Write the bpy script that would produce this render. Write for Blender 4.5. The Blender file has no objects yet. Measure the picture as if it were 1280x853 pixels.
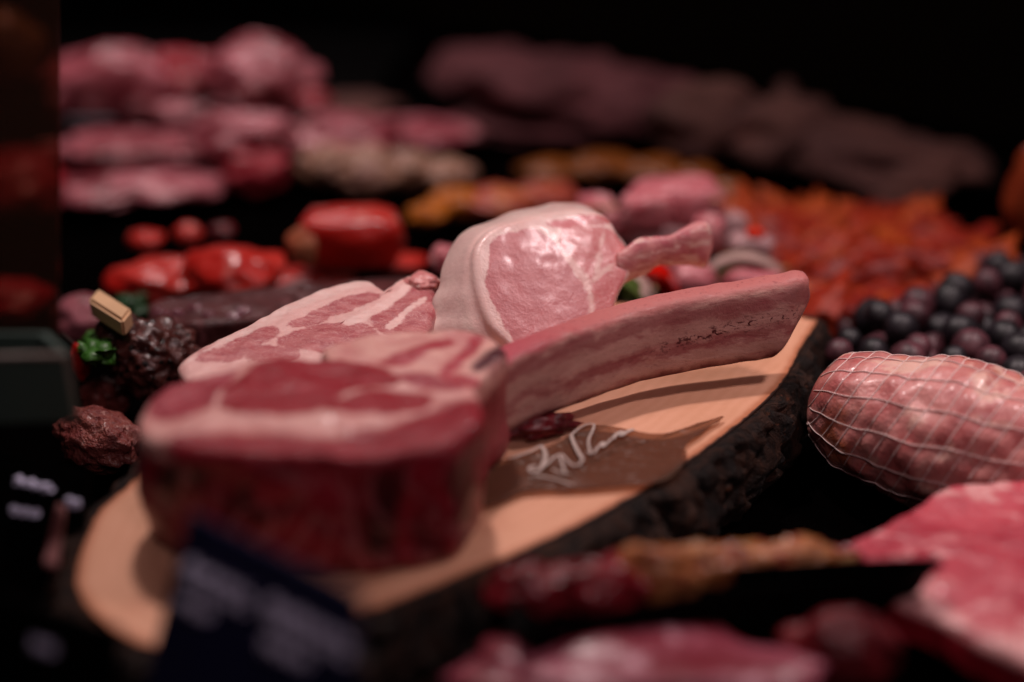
import bpy, bmesh, math, random
import numpy as np
from mathutils import Vector, Matrix, noise, Euler

S = bpy.context.scene
C = S.collection
# ------------------------------------------------------------------ camera
H = 0.41; PITCH = math.radians(25); F = 1778.0
cd = bpy.data.cameras.new('camera'); cam = bpy.data.objects.new('camera', cd); C.objects.link(cam)
cam.location = (0, 0, H); cam.rotation_euler = (math.radians(90) - PITCH, 0, 0)
cd.sensor_width = 36; cd.lens = F / 1280 * 36; cd.clip_start = 0.01; cd.clip_end = 60
cd.dof.use_dof = True; cd.dof.focus_distance = 0.785; cd.dof.aperture_fstop = 1.42
S.camera = cam
# ------------------------------------------------------------------ light
w = bpy.data.worlds.new('World'); S.world = w; w.use_nodes = True
w.node_tree.nodes['Background'].inputs[0].default_value = (0.55, 0.42, 0.5, 1)
w.node_tree.nodes['Background'].inputs[1].default_value = 0.012
def lamp(name, loc, target, size, power, col, size_y=None, spread=None):
    d = bpy.data.lights.new(name, 'AREA'); o = bpy.data.objects.new(name, d); C.objects.link(o)
    d.energy = power; d.color = col; d.size = size
    if size_y: d.shape = 'RECTANGLE'; d.size_y = size_y
    if spread: d.spread = spread
    o.location = loc; o.rotation_euler = (Vector(target) - Vector(loc)).to_track_quat('-Z', 'Y').to_euler()
    return o
lamp('case_lamp', (-0.12, 0.99, 1.05), (-0.04, 0.70, 0.05), 0.055, 6.0, (1.0, 0.83, 0.80))
lamp('soft_fill', (-0.15, 0.98, 0.95), (-0.05, 0.72, 0.05), 0.4, 1.1, (1.0, 0.80, 0.82), 0.12)  # added overhead fill, softens the harsh shading of the small lamp
lamp('case_lamp_back', (-0.40, 1.55, 0.8), (-0.36, 1.45, 0.0), 0.3, 1.15, (1.0, 0.80, 0.80), 0.10, 1.5)
lamp('case_lamp_right', (0.50, 0.75, 0.8), (0.3, 0.65, 0.0), 0.10, 1.0, (1.0, 0.80, 0.80), None, 1.6)
lamp('front_fill', (0.25, -0.35, 1.1), (0.05, 0.68, 0.05), 0.35, 3.1, (1.0, 0.74, 0.77))  # added fill from the camera side for card faces and steak front
S.view_settings.view_transform = 'Standard'; S.view_settings.look = 'None'
S.view_settings.exposure = 0.0; S.view_settings.gamma = 1.0
S.cycles.use_denoising = True
S.cycles.max_bounces = 6; S.cycles.transparent_max_bounces = 8
S.cycles.caustics_reflective = False; S.cycles.caustics_refractive = False
S.cycles.sample_clamp_indirect = 4

# ------------------------------------------------------------------ helpers: places
sp, cp = math.sin(PITCH), math.cos(PITCH)
def ray(x, y):
    dx = (x - 640) / F; dy = -(y - 426.5) / F
    return Vector((dx, cp + dy * sp, -sp + dy * cp))
CAM = Vector((0, 0, H))
def P(x, y, z=0.0):
    d = ray(x, y); return CAM + d * ((z - H) / d.z)
def PY(x, y, Y):
    d = ray(x, y); return CAM + d * (Y / d.y)
def PP(x, y, p0, N):
    d = ray(x, y); return CAM + d * ((p0 - CAM).dot(N) / d.dot(N))
def depth(p): return p.y * cp + (H - p.z) * sp
def lin(h):
    h = h.lstrip('#'); v = [int(h[i:i+2], 16) / 255 for i in (0, 2, 4)]
    return tuple(c / 12.92 if c <= .04045 else ((c + .055) / 1.055) ** 2.4 for c in v) + (1,)
def catmull(pts, n, closed=True):
    pts = [Vector(p) for p in pts]; m = len(pts); out = []
    segs = m if closed else m - 1
    K = 16
    for i in range(segs):
        if closed: a, b, c, d = pts[i-1], pts[i], pts[(i+1) % m], pts[(i+2) % m]
        else: a, b, c, d = pts[max(i-1, 0)], pts[i], pts[i+1], pts[min(i+2, m-1)]
        for k in range(K):
            t = k / K
            out.append(0.5 * ((2*b) + (c-a)*t + (2*a-5*b+4*c-d)*t*t + (3*b-a-3*c+d)*t**3))
    if closed: out.append(out[0].copy())
    else: out.append(pts[-1].copy())
    L = [0.0]
    for i in range(1, len(out)): L.append(L[-1] + (out[i] - out[i-1]).length)
    res = []; j = 0
    cnt = n if closed else n - 1
    for i in range(n):
        t = L[-1] * i / cnt
        while j < len(L) - 2 and L[j+1] < t: j += 1
        f = (t - L[j]) / max(L[j+1] - L[j], 1e-9)
        res.append(out[j].lerp(out[j+1], min(max(f, 0), 1)))
    return res
def sdf(pts, poly):
    """signed distance of pts (n,2) to a closed polygon (m,2); negative inside"""
    p = np.asarray(pts)[:, None, :]; a = np.asarray(poly); b = np.roll(a, -1, 0)
    e = b - a; wv = p - a[None]
    t = np.clip((wv * e).sum(-1) / np.maximum((e * e).sum(-1), 1e-14), 0, 1)
    d = np.sqrt((((wv - e[None] * t[..., None]) ** 2).sum(-1)).min(1))
    px, py = p[..., 0], p[..., 1]
    c = ((a[:, 1][None] > py) != (b[:, 1][None] > py))
    with np.errstate(divide='ignore', invalid='ignore'):
        xi = (b[:, 0] - a[:, 0])[None] * (py - a[:, 1][None]) / (b[:, 1] - a[:, 1])[None] + a[:, 0][None]
    ins = (c & (px < xi)).sum(1) % 2 == 1
    return np.where(ins, -d, d)

# ------------------------------------------------------------------ helpers: objects
def tag(o, label=None, cat=None, group=None, kind=None):
    if label: o['label'] = label
    if cat: o['category'] = cat
    if group: o['group'] = group
    if kind: o['kind'] = kind
    return o
def empty(name, loc=(0, 0, 0)):
    o = bpy.data.objects.new(name, None); C.objects.link(o); o.location = loc; o.empty_display_size = .01
    return o
def link(name, me, mat, parent=None):
    o = bpy.data.objects.new(name, me); C.objects.link(o)
    if mat: me.materials.append(mat)
    if parent:
        o.parent = parent; o.matrix_parent_inverse = Matrix.Translation(parent.location).inverted()
    return o
def meshify(name, vs, fs, mat, parent=None, smooth=True, attrs=None, disp=None):
    me = bpy.data.meshes.new(name); me.from_pydata([tuple(v) for v in vs], [], fs); me.update()
    bm = bmesh.new(); bm.from_mesh(me); bmesh.ops.recalc_face_normals(bm, faces=bm.faces); bm.to_mesh(me); bm.free()
    if disp:
        amp, sc, seed = disp
        nrm = [v.normal.copy() for v in me.vertices]
        for v, n in zip(me.vertices, nrm):
            q = v.co * sc + Vector((seed, seed * .7, -seed))
            v.co += n * amp * (noise.noise(q) + .5 * noise.noise(q * 2.1) + .25 * noise.noise(q * 4.3))
    for k, arr in (attrs or {}).items():
        a = me.attributes.new(k, 'FLOAT', 'POINT'); a.data.foreach_set('value', np.asarray(arr, dtype=np.float32))
    if smooth: me.polygons.foreach_set('use_smooth', [True] * len(me.polygons))
    # keep world origin at the mesh's middle bottom
    o = link(name, me, mat, parent)
    if parent is None:
        co = np.array([v.co for v in me.vertices]); c = Vector((co[:, 0].mean(), co[:, 1].mean(), co[:, 2].min()))
        me.transform(Matrix.Translation(-c)); o.location = c
    return o
def boxm(name, cx, cy, z0, sx, sy, sz, mat, parent=None, rz=0, bevel=.002):
    me = bpy.data.meshes.new(name); bm = bmesh.new(); bmesh.ops.create_cube(bm, size=1)
    bmesh.ops.scale(bm, vec=(sx, sy, sz), verts=bm.verts)
    if bevel: bmesh.ops.bevel(bm, geom=bm.edges[:], offset=bevel, segments=2, affect='EDGES')
    bmesh.ops.rotate(bm, cent=(0, 0, 0), matrix=Matrix.Rotation(rz, 3, 'Z'), verts=bm.verts)
    bmesh.ops.translate(bm, vec=(cx, cy, z0 + sz / 2), verts=bm.verts)
    bm.to_mesh(me); bm.free()
    return link(name, me, mat, parent)
def solid(name, quad, th, mat, parent=None, bevel=.001):
    """a board from 4 corners, th thick"""
    q = [Vector(p) for p in quad]; n = (q[1] - q[0]).cross(q[3] - q[0]).normalized() * th
    me = bpy.data.meshes.new(name); bm = bmesh.new()
    v = [bm.verts.new(p) for p in q] + [bm.verts.new(p + n) for p in q]
    for f in ((0,1,2,3), (7,6,5,4), (0,4,5,1), (1,5,6,2), (2,6,7,3), (3,7,4,0)): bm.faces.new([v[i] for i in f])
    bmesh.ops.recalc_face_normals(bm, faces=bm.faces)
    if bevel: bmesh.ops.bevel(bm, geom=bm.edges[:], offset=bevel, segments=2, affect='EDGES')
    bm.to_mesh(me); bm.free(); return link(name, me, mat, parent)
def tubes(name, paths, mat, parent=None, r=.0006, sides=6, flat=1.0):
    vs, fs = [], []
    for path in paths:
        rr = r
        if isinstance(path, tuple): path, rr = path
        n = len(path); base = len(vs)
        for i, p in enumerate(path):
            t = (path[min(i+1, n-1)] - path[max(i-1, 0)]).normalized()
            up = Vector((0, 0, 1)) if abs(t.z) < .9 else Vector((1, 0, 0))
            a = t.cross(up).normalized(); b = a.cross(t).normalized()
            for k in range(sides):
                an = 2 * math.pi * k / sides
                vs.append(p + a * rr * math.cos(an) + b * rr * flat * math.sin(an))
        for i in range(n - 1):
            for k in range(sides):
                fs.append((base+i*sides+k, base+i*sides+(k+1) % sides, base+(i+1)*sides+(k+1) % sides, base+(i+1)*sides+k))
        fs.append(tuple(base + k for k in range(sides))); fs.append(tuple(base + (n-1)*sides + k for k in range(sides)))
    return meshify(name, vs, fs, mat, parent)

# ------------------------------------------------------------------ materials
class NT:
    def __init__(s, name):
        s.m = bpy.data.materials.new(name); s.m.use_nodes = True; s.t = s.m.node_tree
        s.b = s.t.nodes['Principled BSDF']; s.out = s.t.nodes['Material Output']
        s.tc = s.t.nodes.new('ShaderNodeNewGeometry').outputs['Position']
    def set(s, node, key, v):
        i = node.inputs[key]
        if isinstance(v, bpy.types.NodeSocket): s.t.links.new(v, i)
        else: i.default_value = v
    def noise(s, scale, detail=4, rough=.55, vec=None, dist=0.0, stretch=None):
        n = s.t.nodes.new('ShaderNodeTexNoise'); n.inputs['Scale'].default_value = scale
        n.inputs['Detail'].default_value = detail; n.inputs['Roughness'].default_value = rough; n.inputs['Distortion'].default_value = dist
        v = vec or s.tc
        if stretch:
            m = s.t.nodes.new('ShaderNodeMapping'); m.inputs['Rotation'].default_value = stretch[1]; m.inputs['Scale'].default_value = stretch[0]
            s.t.links.new(v, m.inputs['Vector']); v = m.outputs[0]
        s.t.links.new(v, n.inputs['Vector']); return n.outputs['Fac']
    def voro(s, scale, feature='F1', out='Distance', rand=1.0):
        n = s.t.nodes.new('ShaderNodeTexVoronoi'); n.inputs['Scale'].default_value = scale; n.feature = feature
        n.inputs['Randomness'].default_value = rand
        s.t.links.new(s.tc, n.inputs['Vector']); return n.outputs[out]
    def math(s, op, a, b=0.0, c=0.0):
        n = s.t.nodes.new('ShaderNodeMath'); n.operation = op
        for i, v in enumerate((a, b, c)):
            if isinstance(v, bpy.types.NodeSocket): s.t.links.new(v, n.inputs[i])
            else: n.inputs[i].default_value = v
        return n.outputs[0]
    def rng(s, v, a, b, c=0.0, d=1.0):
        n = s.t.nodes.new('ShaderNodeMapRange'); n.interpolation_type = 'SMOOTHSTEP'
        s.t.links.new(v, n.inputs[0])
        for i, x in zip((1, 2, 3, 4), (a, b, c, d)): n.inputs[i].default_value = x
        return n.outputs[0]
    def mix(s, f, a, b):
        n = s.t.nodes.new('ShaderNodeMix'); n.data_type = 'RGBA'
        for k, v in ((0, f), (6, a), (7, b)):
            if isinstance(v, bpy.types.NodeSocket): s.t.links.new(v, n.inputs[k])
            else: n.inputs[k].default_value = v
        return n.outputs[2]
    def attr(s, name):
        n = s.t.nodes.new('ShaderNodeAttribute'); n.attribute_name = name; return n.outputs['Fac']
    def bump(s, h, strength, dist):
        n = s.t.nodes.new('ShaderNodeBump'); n.inputs['Strength'].default_value = strength; n.inputs['Distance'].default_value = dist
        s.t.links.new(h, n.inputs['Height']); s.t.links.new(n.outputs[0], s.b.inputs['Normal'])
    def fin(s, col, rough=.4, spec=.35, coat=0, sss=0, emit=None):
        s.set(s.b, 'Base Color', col); s.set(s.b, 'Roughness', rough); s.set(s.b, 'Specular IOR Level', spec)
        if coat: s.set(s.b, 'Coat Weight', coat); s.set(s.b, 'Coat Roughness', .15)
        if sss:
            s.set(s.b, 'Subsurface Weight', sss); s.set(s.b, 'Subsurface Radius', (1.0, .35, .25)); s.set(s.b, 'Subsurface Scale', .004)
        return s.m

def scale_col(c, k): return tuple(min(1, x * k) for x in c[:3]) + (1,)
def simple(name, col, rough=.5, spec=.5, var=.15, sc=60, bump=0, bsc=300, coat=0):
    m = NT(name); c = lin(col) if isinstance(col, str) else col
    n = m.noise(sc, 3)
    o = m.mix(n, scale_col(c, 1 - var), scale_col(c, 1 + var))
    if bump: m.bump(m.noise(bsc, 4), .6, bump)
    return m.fin(o, rough, spec, coat)
def flesh(name, a, b, fat=None, sc=35, thr=.56, soft=.08, bump=.0012, bsc=180, rough=.38, sss=.12, stretch=None, specks=None, coat=.15):
    """two-tone flesh with drifting fat"""
    m = NT(name); n1 = m.noise(sc, 4, .6, dist=.6)
    col = m.mix(m.rng(n1, .35, .65), lin(a), lin(b))
    if fat:
        n2 = m.noise(sc * 1.3, 5, .55, dist=1.2, stretch=stretch)
        col = m.mix(m.rng(n2, thr, thr + soft), col, lin(fat))
    if specks:
        v = m.voro(specks[1]); col = m.mix(m.rng(v, specks[2], specks[2] + .12, 1, 0), col, lin(specks[0]))
    m.bump(m.math('ADD', m.noise(bsc, 4, .6), m.math('MULTIPLY', m.noise(bsc * .3, 3), 1.5)), .7, bump)
    return m.fin(col, rough, .35, coat * .5, sss * .5)

def cut_mat(name, fat, fat2, layers, side=None, side2=None, fibre='', marb=.62, bump=.0005, rough=.36, coat=.2, side_from=.16, sss=.15, low=2.2, fine=900, streak=None):
    """cut face: fat ground, muscle layers from signed distances held in mesh attributes, and a cut side"""
    m = NT(name)
    wob = m.math('ADD', m.math('MULTIPLY', m.math('SUBTRACT', m.noise(95, 5, .6), .5), .009),
                 m.math('MULTIPLY', m.math('SUBTRACT', m.noise(420, 3, .6), .5), .0026))
    col = m.mix(m.rng(m.noise(60, 4), .3, .7), lin(fat), lin(fat2))
    mus = None
    for (at, c1, c2, soft, mb) in layers:
        d = m.math('ADD', m.attr(at), wob)
        f = m.rng(d, -soft, soft, 1, 0)
        g = m.mix(m.rng(m.noise(70, 4, .6, stretch=((1, 2.5, 1), (0, 0, .6))), .3, .7), lin(c1), lin(c2))
        if mb:
            v = m.noise(130, 6, .62, dist=1.6, stretch=((1, 2.6, 1.5), (0, 0, .7)))
            r = m.math('ABSOLUTE', m.math('SUBTRACT', v, .5))
            g = m.mix(m.rng(r, 0.0, .022, mb, 0), g, lin(fat))
        col = m.mix(f, col, g)
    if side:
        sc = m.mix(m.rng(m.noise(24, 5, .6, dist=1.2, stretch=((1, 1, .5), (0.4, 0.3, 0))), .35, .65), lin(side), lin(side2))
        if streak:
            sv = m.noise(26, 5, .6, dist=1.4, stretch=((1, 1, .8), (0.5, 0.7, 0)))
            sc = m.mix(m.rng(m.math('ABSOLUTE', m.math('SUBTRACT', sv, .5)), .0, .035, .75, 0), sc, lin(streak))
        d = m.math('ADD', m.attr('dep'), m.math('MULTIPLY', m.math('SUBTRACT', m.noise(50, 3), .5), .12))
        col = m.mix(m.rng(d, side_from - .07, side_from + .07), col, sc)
    m.bump(m.math('ADD', m.noise(fine, 4, .65), m.math('MULTIPLY', m.noise(170, 4), low)), .8, bump)
    return m.fin(col, rough, .35, coat * .5, sss * .5)

BLACK = simple('black_glazed_plastic', (.0012, .001, .001, 1), .7, .03)
COUNTER = simple('black_slate', (.0008, .0006, .0006, 1), .95, .0, bump=.0006, bsc=220)

# ------------------------------------------------------------------ shapes
def basis(N):
    N = N.normalized(); U = Vector((0, 0, 1)).cross(N)
    if U.length < .2: U = Vector((1, 0, 0)) - N * N.x
    U.normalize(); V = N.cross(U).normalized(); return N, U, V
def slab(name, outline_px, p0, N, T, mat, layers=(), parent=None, rnd=.006, n=240, rings=56, side_rings=22, disp=(.0008, 60, 1), bulge=.0, taper=1.0, dome=0.0, raw=False, ext=None, flare=None, back=None, back_shift=None):
    p0 = Vector(p0); N, U, V = basis(Vector(N))
    pts = [Vector(q) for q in outline_px] if raw else [PP(x, y, p0, N) for x, y in outline_px]
    o2 = catmull([Vector(((q - p0).dot(U), (q - p0).dot(V), 0)) for q in pts], n)
    c = sum(o2, Vector()) / n
    vs2, dep, fs = [], [], []
    s0 = .92
    for i in range(1, rings + 1):
        s = i / rings
        s = 1 - (1 - s) ** 1.25 if i < rings else 1.0
        h = 0
        if s > s0: h = rnd * (1 - math.sqrt(max(0, 1 - ((s - s0) / (1 - s0)) ** 2)))
        h -= dome * (1 - s * s)
        for q in o2: vs2.append(((c + (q - c) * s), -h)); dep.append(max(0, h) / T)
    for i in range(1, side_rings + 1):
        t = i / side_rings; h = rnd + (T - rnd) * t
        k = 1 + bulge * math.sin(math.pi * t) + (taper - 1) * t
        if t > .9: k -= .04 * ((t - .9) / .1) ** 2
        for q in o2: vs2.append(((c + (q - c) * k), -h)); dep.append(h / T)
    last = len(vs2) - n
    vs2.append((c, dome)); ctop = len(vs2) - 1; dep.append(0)
    vs2.append((c, -T)); cbot = len(vs2) - 1; dep.append(1)
    R = rings + side_rings
    for r in range(R - 1):
        for k in range(n):
            a, b = r * n + k, r * n + (k + 1) % n
            fs.append((a, b, b + n, a + n))
    for k in range(n):
        fs.append((ctop, (k + 1) % n, k)); fs.append((cbot, last + k, last + (k + 1) % n))
    uv = np.array([(v[0].x, v[0].y) for v in vs2])
    attrs = {'dep': dep, 'rim': -sdf(uv, np.array([(q.x, q.y) for q in o2]))}
    for ent in layers:
        key, polys = ent[0], ent[1]; dil = ent[2] if len(ent) > 2 else 0
        best = None
        for poly in polys:
            pl = catmull([Vector(((PP(x, y, p0, N) - p0).dot(U), (PP(x, y, p0, N) - p0).dot(V), 0)) for x, y in poly], 48)
            d = sdf(uv, np.array([(q.x, q.y) for q in pl])); best = d if best is None else np.minimum(best, d)
        attrs[key] = best - dil
    E_ = Vector(ext).normalized() if ext else -N
    if flare:
        fl = Vector(flare); vlo = min(q.y for q in o2); base_i = rings * n
        for i in range(base_i, base_i + side_rings * n):
            q, h = vs2[i]; kk = max(0, (c.y - q.y) / (c.y - vlo)) * (-h / T); vs2[i] = (Vector((q.x + fl.x * kk, q.y + fl.y * kk, 0)), h)
    vs = [p0 + U * q.x + V * q.y + (N * h if h > -rnd else -N * rnd - E_ * (h + rnd)) for q, h in vs2]
    if back:                                            # the hidden cut face has an outline of its own: blend the side towards it
        p1 = p0 + Vector(back_shift); bp = [PP(x, y, p1, N) for x, y in back]
        base_i = rings * n; front = [vs[base_i - n + k].copy() for k in range(n)]; offs = []
        for f in front:
            ws = [1 / ((f - q).length_squared + 2e-5) ** 1.5 for q in pts]; tot = sum(ws)
            offs.append(sum(((b_ - q) * w_ for b_, q, w_ in zip(bp, pts, ws)), Vector()) / tot)
        cb = sum((front[k] + offs[k] for k in range(n)), Vector()) / n
        for i in range(1, side_rings + 1):
            t = i / side_rings
            for k in range(n):
                p = front[k] + offs[k] * t + (front[k] + offs[k] - cb).normalized() * .0016 * math.sin(math.pi * t)
                if t > .78: p = p.lerp(cb, .16 * ((t - .78) / .22) ** 2.2)
                vs[base_i + (i - 1) * n + k] = p
        vs[cbot] = cb
    return meshify(name, vs, fs, mat, parent, attrs=attrs, disp=disp)

def lump(name, c, size, mat, parent=None, seed=0, amp=.18, sc=1.6, rot=(0, 0, 0), sub=4, box=0.0, flat=.0):
    """an organic mass: a subdivided ball pushed towards a box and displaced by noise"""
    me = bpy.data.meshes.new(name); bm = bmesh.new(); bmesh.ops.create_icosphere(bm, subdivisions=sub, radius=1)
    M = Euler(rot).to_matrix(); sz = Vector(size)
    for v in bm.verts:
        d = v.co.copy()
        if box:
            m = max(abs(d.x), abs(d.y), abs(d.z)); q = d / m
            d = d.lerp(q * .82, box)
        nn = noise.noise(v.co * sc + Vector((seed * 3.1, seed, -seed * 2.3))) + .45 * noise.noise(v.co * sc * 2.3 + Vector((seed, -seed, seed))) + .18 * noise.noise(v.co * sc * 5 + Vector((seed, seed, seed)))
        d *= 1 + amp * nn
        if flat and d.z < -flat: d.z = -flat + (d.z + flat) * .15
        v.co = M @ Vector((d.x * sz.x, d.y * sz.y, d.z * sz.z))
    bm.to_mesh(me); bm.free(); me.polygons.foreach_set('use_smooth', [True] * len(me.polygons))
    o = link(name, me, mat)
    o.location = c
    if parent: o.parent = parent; o.matrix_parent_inverse = Matrix.Translation(parent.location).inverted()
    return o
def place(px, py, wpx, hpx, z0=0.0, k=.8):
    """centre and half sizes of a mass that rests at height z0 and fills wpx x hpx of the view"""
    rz = .02
    for _ in range(12):
        c = P(px, py, z0 + rz); dd = depth(c); rx = wpx / 2 * dd / F; ry = rx * k
        a = math.atan2(H - c.z, c.y); v = (hpx / 2 * dd / F)
        s = v * v - (ry * math.sin(a)) ** 2
        if s < (.35 * v) ** 2: ry = v * .9 / math.sin(a); s = (.45 * v) ** 2
        rz = math.sqrt(s) / math.cos(a)
    return c, (rx, ry, rz)
def blob(name, px, py, wpx, hpx, mat, z0=0.0, k=.8, label=None, cat='meat', group=None, parent=None, **kw):
    c, sz = place(px, py, wpx, hpx, z0, k)
    kw.setdefault('seed', (px * 7 + py * 3) % 97)
    o = lump(name, c, sz, mat, parent, **kw)
    if label: tag(o, label, cat, group)
    return o

# ================================================================== THE SETTING
ct = meshify('counter_surface', [(-3, -.4, -.004), (3, -.4, -.004), (3, 5, -.004), (-3, 5, -.004)], [(0, 1, 2, 3)], COUNTER, smooth=False)
tag(ct, 'black slate counter under all the meat', 'counter', kind='structure')
a, b = P(450, 10), P(1280, 178); dr = (b - a).normalized(); nr = Vector((-dr.y, dr.x, 0))
WALL = simple('dark_case_wall', (.003, .002, .0015, 1), .9, .0)
bw = solid('back_wall', [a - dr * 2.5, a + dr * 2.5, a + dr * 2.5 + Vector((0, 0, 1.6)), a - dr * 2.5 + Vector((0, 0, 1.6))], -.03, WALL)
tag(bw, 'dark back wall of the display case', 'wall', kind='structure')

# ================================================================== WOODEN BOARD
m = NT('pale_sawn_wood')
edge = m.attr('rim')
rings_ = m.math('SINE', m.math('MULTIPLY', m.math('ADD', edge, m.math('MULTIPLY', m.noise(9, 3), .03)), 900))
base = m.mix(m.rng(rings_, -1, 1, 0, .2), lin('#d9a184'), lin('#c68a68'))
base = m.mix(m.rng(m.noise(14, 5, .6), .35, .7, 0, .35), base, lin('#b8805c'))
base = m.mix(m.rng(m.noise(300, 3, stretch=((1, 8, 1), (0, 0, .5))), .55, .75, 0, .25), base, lin('#a8714f'))
edn = m.math('ADD', edge, m.math('MULTIPLY', m.math('SUBTRACT', m.noise(120, 3), .5), .003))
base = m.mix(m.rng(m.noise(220, 2, stretch=((1, 22, 1), (0, 0, 1.1))), .66, .72, 0, .35), base, lin('#9c6848'))
base = m.mix(m.rng(m.noise(11, 4, .6), .60, .72, 0, .4), base, lin('#b0664e'))
base = m.mix(m.rng(edn, .0015, .006, .8, 0), base, lin('#a8603c'))
base = m.mix(m.rng(edn, .0004, .0016, 1, 0), base, lin('#2c1710'))
m.bump(m.noise(500, 3, stretch=((1, 6, 1), (0, 0, .5))), .4, .0002)
WOOD = m.fin(base, .55, .35)
m = NT('rough_bark')
n1 = m.noise(55, 6, .7, dist=1.5, stretch=((1, 1, .5), (0, 0, 0)))
col = m.mix(m.rng(n1, .4, .7), lin('#150b08'), lin('#4a2b1c'))
col = m.mix(m.rng(m.noise(160, 5, .7), .6, .72, 0, .85), col, lin('#80492f'))
m.bump(m.math('ADD', m.noise(130, 6, .7), m.math('MULTIPLY', n1, 2)), 1.0, .006)
BARK = m.fin(col, .7, .3)
BZ = .05
bo = [P(*q, BZ) for q in [(165,600),(122,640),(97,700),(97,742),(140,788),(215,815),(330,805),(450,770),(560,728),(700,668),(800,615),(862,575),(930,525),(977,480),(1005,430),(1022,402)]]
bo += [Vector(q) for q in [(.184,.806,BZ),(.155,.822,BZ),(.10,.828,BZ),(.03,.830,BZ),(-.04,.825,BZ),(-.11,.80,BZ),(-.16,.73,BZ),(-.183,.66,BZ)]]
board = empty('wooden_serving_board', (0, .7, 0)); tag(board, 'thick oval slice of pale wood with rough dark bark edge', 'wooden board')
n = 520; o2 = catmull([Vector((q.x, q.y, 0)) for q in bo], n); cc = sum(o2, Vector()) / n
vs, fs, rim = [], [], []
R = 40
for i in range(1, R + 1):
    s = 1 - (1 - i / R) ** 1.6
    for q in o2:
        ed = 0
        p = cc + (q - cc) * s; vs.append(Vector((p.x, p.y, BZ - (.0012 if i == R else 0))))
vs.append(Vector((cc.x, cc.y, BZ)))
for r in range(R - 1):
    for k in range(n): fs.append((r*n+k, r*n+(k+1) % n, (r+1)*n+(k+1) % n, (r+1)*n+k))
for k in range(n): fs.append((R*n, (k+1) % n, k))
rim = -sdf(np.array([(v.x, v.y) for v in vs]), np.array([(q.x, q.y) for q in o2]))
meshify('board_top', vs, fs, WOOD, board, attrs={'rim': rim})
vs, fs = [], []; SR = 34
for i in range(SR + 1):
    t = i / SR; z = (BZ + .0005) * (1 - t) - .002
    for k, q in enumerate(o2):
        out = (q - cc).normalized()
        g = noise.noise(Vector((q.x * 40, q.y * 40, z * 28))); g2 = noise.noise(Vector((q.x * 130, q.y * 130, z * 70 + 3))); g3 = noise.noise(Vector((q.x * 300, q.y * 300, z * 200)))
        crag = abs(g) * .014 + abs(g2) * .009 + g3 * .002
        lip = .0 if i == 0 else .003 + crag + .008 * math.sin(math.pi * min(1, t * 1.0))
        if i == 1: lip *= .55
        p = q + out * lip; zz = z + (g2 * .0035 + g3 * .001 if 0 < i < SR else 0)
        if i == 1: zz = z + .002 + g2 * .002
        vs.append(Vector((p.x, p.y, zz)))
for r in range(SR):
    for k in range(n): fs.append((r*n+k, r*n+(k+1) % n, (r+1)*n+(k+1) % n, (r+1)*n+k))
meshify('bark_edge', vs, fs, BARK, board)

# ================================================================== FRONT THICK STEAK
ZS = .1126
steak = empty('thick_steak', (-.1, .56, BZ)); tag(steak, 'thick dark red beef steak with curved white fat band at front of board', 'steak')
M_ST = cut_mat('beef_cut', '#e0b2aa', '#c98680',
    [('red', '#7d0f1e', '#92202e', .003, 0), ('eye', '#86101f', '#98202f', .0016, .15), ('pale', '#a03a48', '#8e1f30', .002, .4)],
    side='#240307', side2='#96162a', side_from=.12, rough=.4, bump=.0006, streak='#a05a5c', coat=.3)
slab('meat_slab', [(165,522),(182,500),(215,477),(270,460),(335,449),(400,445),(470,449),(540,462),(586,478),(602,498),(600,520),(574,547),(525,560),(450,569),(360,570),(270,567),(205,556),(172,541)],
     P(400, 500, ZS), (0, 0, 1), ZS - BZ - .001, M_ST, parent=steak, rnd=.005, bulge=.004, taper=.96, disp=(.0036, 30, 4),
     layers=[('red', [[(205,556),(250,546),(320,543),(400,547),(455,538),(520,518),(565,502),(600,494),(640,500),(620,560),(500,590),(300,590)]]),
             ('eye', [[(277,502),(288,480),(325,459),(385,446),(445,449),(492,466),(497,480),(440,490),(404,512),(370,521),(320,522),(285,515)],
                      [(408,514),(440,498),(490,488),(540,494),(528,509),(485,518),(430,522)]], .0012),
             ('pale', [[(186,510),(202,488),(240,470),(292,460),(282,480),(262,507),(238,524),(205,522)], [(500,468),(560,474),(580,482),(560,488),(515,480)]], .001)])
# ================================================================== RIB STEAK BEHIND, WITH LONG BONE
tomo = empty('long_bone_steak', (0, .62, BZ)); tag(tomo, 'marbled rib steak with one very long curved rib bone reaching across the board', 'steak')
M_TM = cut_mat('marbled_rib_cut', '#dba79b', '#c4807c',
    [('red', '#9a2432', '#ab3a48', .002, .25), ('dark', '#3d0f18', '#571723', .003, 0)], side='#84202b', side2='#a24a4f', side_from=.14, rough=.34)
slab('meat_slab', [(400,440),(430,424),(480,415),(550,412),(604,416),(628,428),(634,444),(612,468),(590,488),(520,492),(440,480)],
     P(540, 440, .112), (0, -.10, 1), .058, M_TM, parent=tomo, rnd=.005, disp=(.0018, 45, 9),
     layers=[('red', [[(470,455),(500,440),(530,432),(560,424),(565,432),(530,445),(500,458)], [(575,440),(590,422),(603,420),(600,432),(585,450),(560,470),(548,466)], [(500,478),(540,468),(590,470),(600,480),(560,492)]]),
             ('dark', [[(596,466),(590,458),(606,442),(624,430),(634,434),(628,446),(612,460)]])])  # 'dark' paints the shaded gap before the bone onto the cut face
m = NT('rib_bone')
sp_ = ((1, 1, 5), (0, 0.12, 0))
al = m.attr('along'); up = m.attr('up')
n1 = m.noise(30, 5, .6, dist=.6, stretch=((1, 1, 3.5), (0, .22, 0)))
col = m.mix(m.rng(n1, .36, .62), lin('#a06460'), lin('#bf8e84'))
col = m.mix(m.rng(m.noise(70, 5, .65, stretch=((1, 1, 4), (0, .22, 0))), .54, .70, 0, .7), col, lin('#96484c'))
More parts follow.
